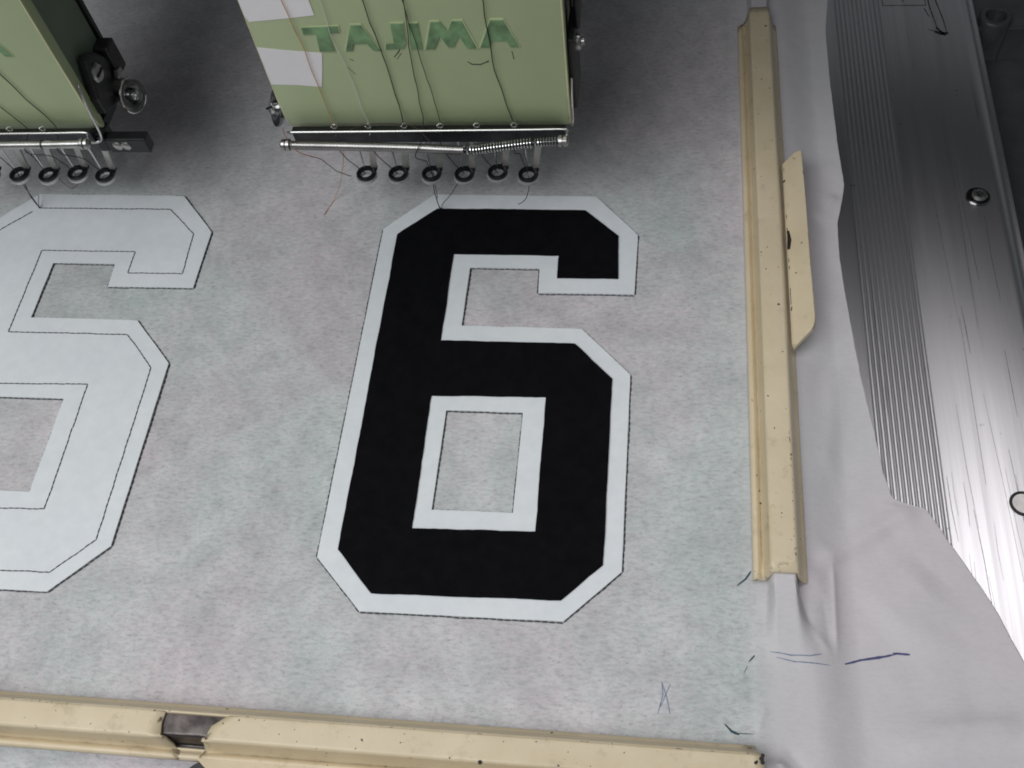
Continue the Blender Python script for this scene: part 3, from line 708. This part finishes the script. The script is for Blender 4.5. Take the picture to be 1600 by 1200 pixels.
# left head only: bracket, screws, block, knob, stop bar, wire on its right side
XL = -175.8
bk = G().prism([[(226.2, 52), (226.0, 58), (230.5, 69.5), (233, 69.5), (237, 67), (243, 60), (243.5, 52), (236, 48)]], lambda a, b, h: (XL + 0.1 + h, a, b), 3.0, 0.8).make('side_bracket', M['black'], head2)
g = G().lathe((XL + 3.0, 231.8, 63.6), (1, 0, 0), [(2.9, 0), (3.0, 0.5), (2.5, 1.1), (0.1, 1.3)], 24)
g.make('slotted_screw', M['steel'], bk, 40)
G().box((XL + 4.15, 229.8, 63.3), (XL + 4.5, 233.8, 64.1), 0.05).make('slot', M['hole'], bk)
G().box((XL - 1, 240.5, 54), (XL + 4.4, 246.5, 65), 0.6).make('lever', M['black'], head2)
G().lathe((XL + 3.6, 240.0, 55.6), (1, 0, 0), [(2.2, 0), (2.3, 1.4), (1.4, 1.8), (0.1, 1.9)], 6).make('hex_nut', M['steel'], head2)
k2 = bowl_knob(head2, (XL + 5.2, 238.2, 48.6), (0.9, -0.38, 0.28), 5.0)
lp = [Vector((XL + 7.0, 237.5, 49.2)) + Vector((-.35, -.2, .9)) .cross(Vector((.9, -.38, .28))).normalized() * 5.3 * math.cos(a) + Vector((-.28, -.05, .95)) * 5.3 * math.sin(a) for a in [0.9 + k * 0.28 for k in range(17)]]
G().tube(lp, 0.32, 6).make('wire_loop', M['chrome'], k2, True)
sb = G().box((XL + 0.2, 221.5, 39.2), (XL + 13.8, 225.6, 45.2), 0.5).make('stop_bar', M['black'], head2)
for dx in (3.7, 6.6):
    G().lathe((XL + dx, 221.6, 42.6), (0, -1, 0.15), [(1.3, -0.4), (1.35, 0.3), (0.9, 0.6), (0.1, 0.65)], 16, 1.25).make('bolt', M['steel'], sb, 40)
G().box((XL - 3.5, 221.8, 39.6), (XL + 0.1, 228, 47), 0.6).make('corner_block', M['black'], head2)
G().tube(catmull([(XL + 0.7, 224.2, 66), (XL + 1.0, 222.6, 63), (XL + 1.0, 221.2, 55), (XL + 0.9, 220.6, 48.6), (XL - 0.2, 219.8, 46.4), (XL - 3.0, 219.0, 46.6)], 6), 0.42, 8).make('edge_wire', M['chrome'], head2, True)

g = G()
for l, wd in ([[(-74.2, 76.2), (-72.6, 78.0), (-70.6, 81.6)], 0.3], [[(-73.6, 75.4), (-71.8, 77.6)], 0.22], [[(-53.6, 74.2), (-52.4, 73.2), (-50.0, 73.1), (-47.8, 74.2)], 0.32], [[(-48.2, 73.9), (-47.6, 74.3)], 0.6], [[(-40.7, 77.6), (-40.4, 74.8)], 0.35], [[(-87.2, 75.8), (-86.2, 75.2)], 0.25], [[(-88.6, 73.0), (-86.8, 70.2)], 0.18]):
    g.tube([(a, 221.97, b) for a, b in l], [wd * 0.3] + [wd * 0.5] * (len(l) - 2) + [wd * 0.35], 6)
g.make('pen_mark', M['grime'], head)
g = G()
for i in range(26):
    a = -31 + random.gauss(0, 1.6); b = 51.6 + random.gauss(0, 0.5)
    yy = 223.15 if b > 51.2 else 223.6
    g.lathe((a, 223.4 - (b - 51) * 0.25, b), (0, -1, -0.4), [(0.35, -0.1), (0.3, 0.08), (0.05, 0.1)], 6)
g.make('grease_spot', M['grime'], head, kind='stuff')
# unseen beam that carries the heads, sized to shade the far fabric and plate
bm_ = thing('machine_beam', 'grey machine beam behind the green heads, out of view and sized to shade the fabric', 'machine beam', (-60, 350, 90))
G().box((-520, 300.5, 100), (330, 420, 285), 3).make('beam', M['body'], bm_)

# ------------------------------------------------------------------ threads
GT = 'loose sewing threads'
def thread(pts, r, mat, label, cat='thread', n=5):
    P = catmull(pts, n); b = P[-1]; sd = len(bpy.data.objects) * 1.37
    for i in range(1, len(P) - 1):
        P[i] = P[i] + Vector((0.42 * noise.noise((P[i].z * 0.13, sd, 1.0)) + 0.13 * noise.noise((P[i].z * 0.55, sd, 4.0)), 0, 0)) * min(1, (P[i].z + abs(P[i].y - 221)) / 12)
    o = G().tube(P, r * 0.8, 6).make('thread', mat, None, True, base=tuple(b)); tag(o, label, cat, GT); return o
Y = 221.2
def onface(l, tail=()): return [(x, Y, z) for x, z in l] + list(tail)
thread(onface([(-101.6, 112), (-100.6, 96), (-99.3, 79.2), (-98.6, 64), (-97.9, 50.5)], [(-97.4, 218.6, 53.3)][:0] + [(-97.6, 219.2, 48.6)]), 0.16, M['t_orange'], 'orange thread crossing the two white tape strips')
thread(onface([(-90.0, 112), (-90.0, 96), (-90.3, 83), (-88.5, 73.6), (-87.9, 60.3), (-87.1, 51)], [(-86.8, 218.6, 49.5)]), 0.13, M['t_white'], 'white thread down the green cover between the letters T and A')
thread(onface([(-79.6, 112), (-78.6, 95.4), (-77.1, 77.9), (-76.2, 55)], [(-76.0, 218.4, 49)]), 0.2, M['t_black'], 'black thread down the green cover just left of the letter J')
thread(onface([(-67.2, 112), (-67.6, 95), (-69.2, 76.9), (-69.8, 60), (-69.9, 52)], [(-70.0, 216.4, 50.0), (-71.2, 213.2, 48.6), (-72.5, 213.4, 45), (-75.0, 230, 26), (-75.2, 233, 17)]), 0.18, M['t_black'], 'black thread running over the letter I into the third presser foot')
thread([(-68.4, 221.0, 112), (-67.8, 221.0, 95), (-66.6, 220.9, 78.4), (-65.4, 221.0, 63), (-64.8, 221.0, 51.5), (-64.6, 218.5, 49.0)], 0.17, M['t_brown'], 'brown thread crossing the black one at the letter I')
thread(onface([(-46.6, 112), (-46.4, 94), (-46.2, 75), (-44.3, 59.6), (-42.8, 51.5)], [(-42.4, 217, 49.6), (-42.2, 213.4, 47), (-43.6, 229, 30), (-42.8, 233, 17.2)]), 0.2, M['t_black'], 'black thread down the cover over the last letter A to the rightmost foot')
thread([(-95.4, 219.8, 49.4), (-88, 219.2, 53.0), (-80, 219, 53.8), (-73, 219, 52.6), (-69, 216.5, 50.6), (-66.8, 214, 49.2)], 0.14, M['t_brown'], 'thin brown thread arching along the lower edge of the green cover')
thread([(-114.0, 220.6, 51), (-113.0, 218.4, 48.8), (-108.6, 213.2, 48.6), (-104.8, 213.0, 46.4), (-103.8, 216, 42), (-104.6, 226, 26), (-102.9, 232, 17)], 0.17, M['t_red'], 'rust red thread tail hanging from the left end of the coil spring')
thread([(-99.4, 222, 43), (-104.5, 236, 24), (-110.0, 240, 8), (-114.0, 236.0, 0.6), (-116.4, 229, 0.4)], 0.14, M['t_orange'], 'faint orange thread trailing down on to the fabric left of the black number')
# tails from the feet to the cloth
thread([(-75.2, 233.2, 18), (-75.0, 231.4, 12), (-75.0, 230.8, 6), (-74.9, 231.2, 2.2), (-74.6, 231.6, 1.2)], 0.2, M['t_black'], 'thick black thread from the third foot to the corner of the black layer')
thread([(-74.6, 233.2, 18), (-74.2, 231.0, 11), (-74.7, 230.5, 5.5), (-74.2, 231.0, 2), (-73.6, 231.5, 1.2)], 0.15, M['t_black'], 'thin black thread twisted beside the thick one under the third foot')
thread([(-64.9, 231.2, 17), (-69.0, 229.6, 11), (-72.6, 229.6, 6), (-74.0, 230.6, 2), (-74.3, 231.5, 1.15)], 0.15, M['t_black'], 'curved black thread from the fourth foot back to the number corner')
thread([(-42.4, 231.4, 17.5), (-42.4, 229.8, 13), (-43.6, 229.0, 9), (-45.8, 229.2, 6.5), (-46.6, 229.5, 6)], 0.17, M['t_black'], 'short cut black thread tail hanging under the rightmost foot')
for i, x in enumerate((-97.9, -86.8, -64.1, -52.8)):
    nm = ('first', 'second', 'fourth', 'fifth')[i]
    thread([(x - 2.6 - 0.8 * (i % 2), 222, 43.5), (x - 2.0, 226, 32), (x - 0.9, 231, 22), (x, 233, 17.2)], 0.18, M['t_black'], 'short black needle thread entering the %s presser foot above the black number' % nm)
# left head
thread([(-182.0, Y, 84), (-179.8 - 12, Y, 70), (-191, Y, 62), (-189.4, Y, 55), (-188.0, Y, 50.5), (-187.4, 217, 50.5)][0:0] + [(-201, Y, 84), (-196, Y, 74), (-192.6, Y, 63), (-189.0, Y, 53), (-187.6, 218, 50.5), (-186.8, 213.4, 48), (-188.5, 224, 34), (-192.5, 233, 17.2)], 0.2, M['t_black'], 'black thread slanting down the left green cover to its rightmost foot')
thread([(-206, Y, 66), (-201.6, Y, 57), (-198.6, Y, 50.5), (-197.6, 217.6, 50.5), (-197.8, 213.4, 48), (-200, 225, 34), (-203.2, 233, 17.2)], 0.17, M['t_black'], 'second black thread low on the left green cover')
thread([(-225.0, 233, 18), (-224.8, 231.6, 10), (-224.9, 231.4, 4), (-225.2, 231.6, 0.7)], 0.2, M['t_black'], 'thick black thread from the left head down to the white number corner')
thread([(-223.4, 233, 18), (-224.4, 231.0, 9), (-224.8, 231.0, 3), (-225.0, 231.5, 0.7)], 0.15, M['t_black'], 'thin black thread beside the thick one at the white number corner')
thread([(-225.2, 231.5, 0.7), (-225.4, 233.2, 2.2), (-225.6, 235.2, 2.8), (-225.9, 235.6, 3.0)], 0.15, M['t_black'], 'tiny black thread end sticking up at the white number corner')
thread([(-214.2, 236, 14), (-207, 231, 12), (-203.6, 232, 13.4), (-201.6, 233, 16)], 0.12, M['t_brown'], 'loose brown thread looping between two feet of the left head')
thread([(-206.5, 222, 43.5), (-210.5, 229, 28), (-213.8, 232.8, 17.4)], 0.18, M['t_black'], 'short slanted black needle thread entering a middle foot of the left head')
thread([(-219, 222, 43.5), (-222.5, 229, 28), (-224.8, 232.8, 17.4)], 0.18, M['t_black'], 'short black needle thread entering the leftmost visible foot of the left head')
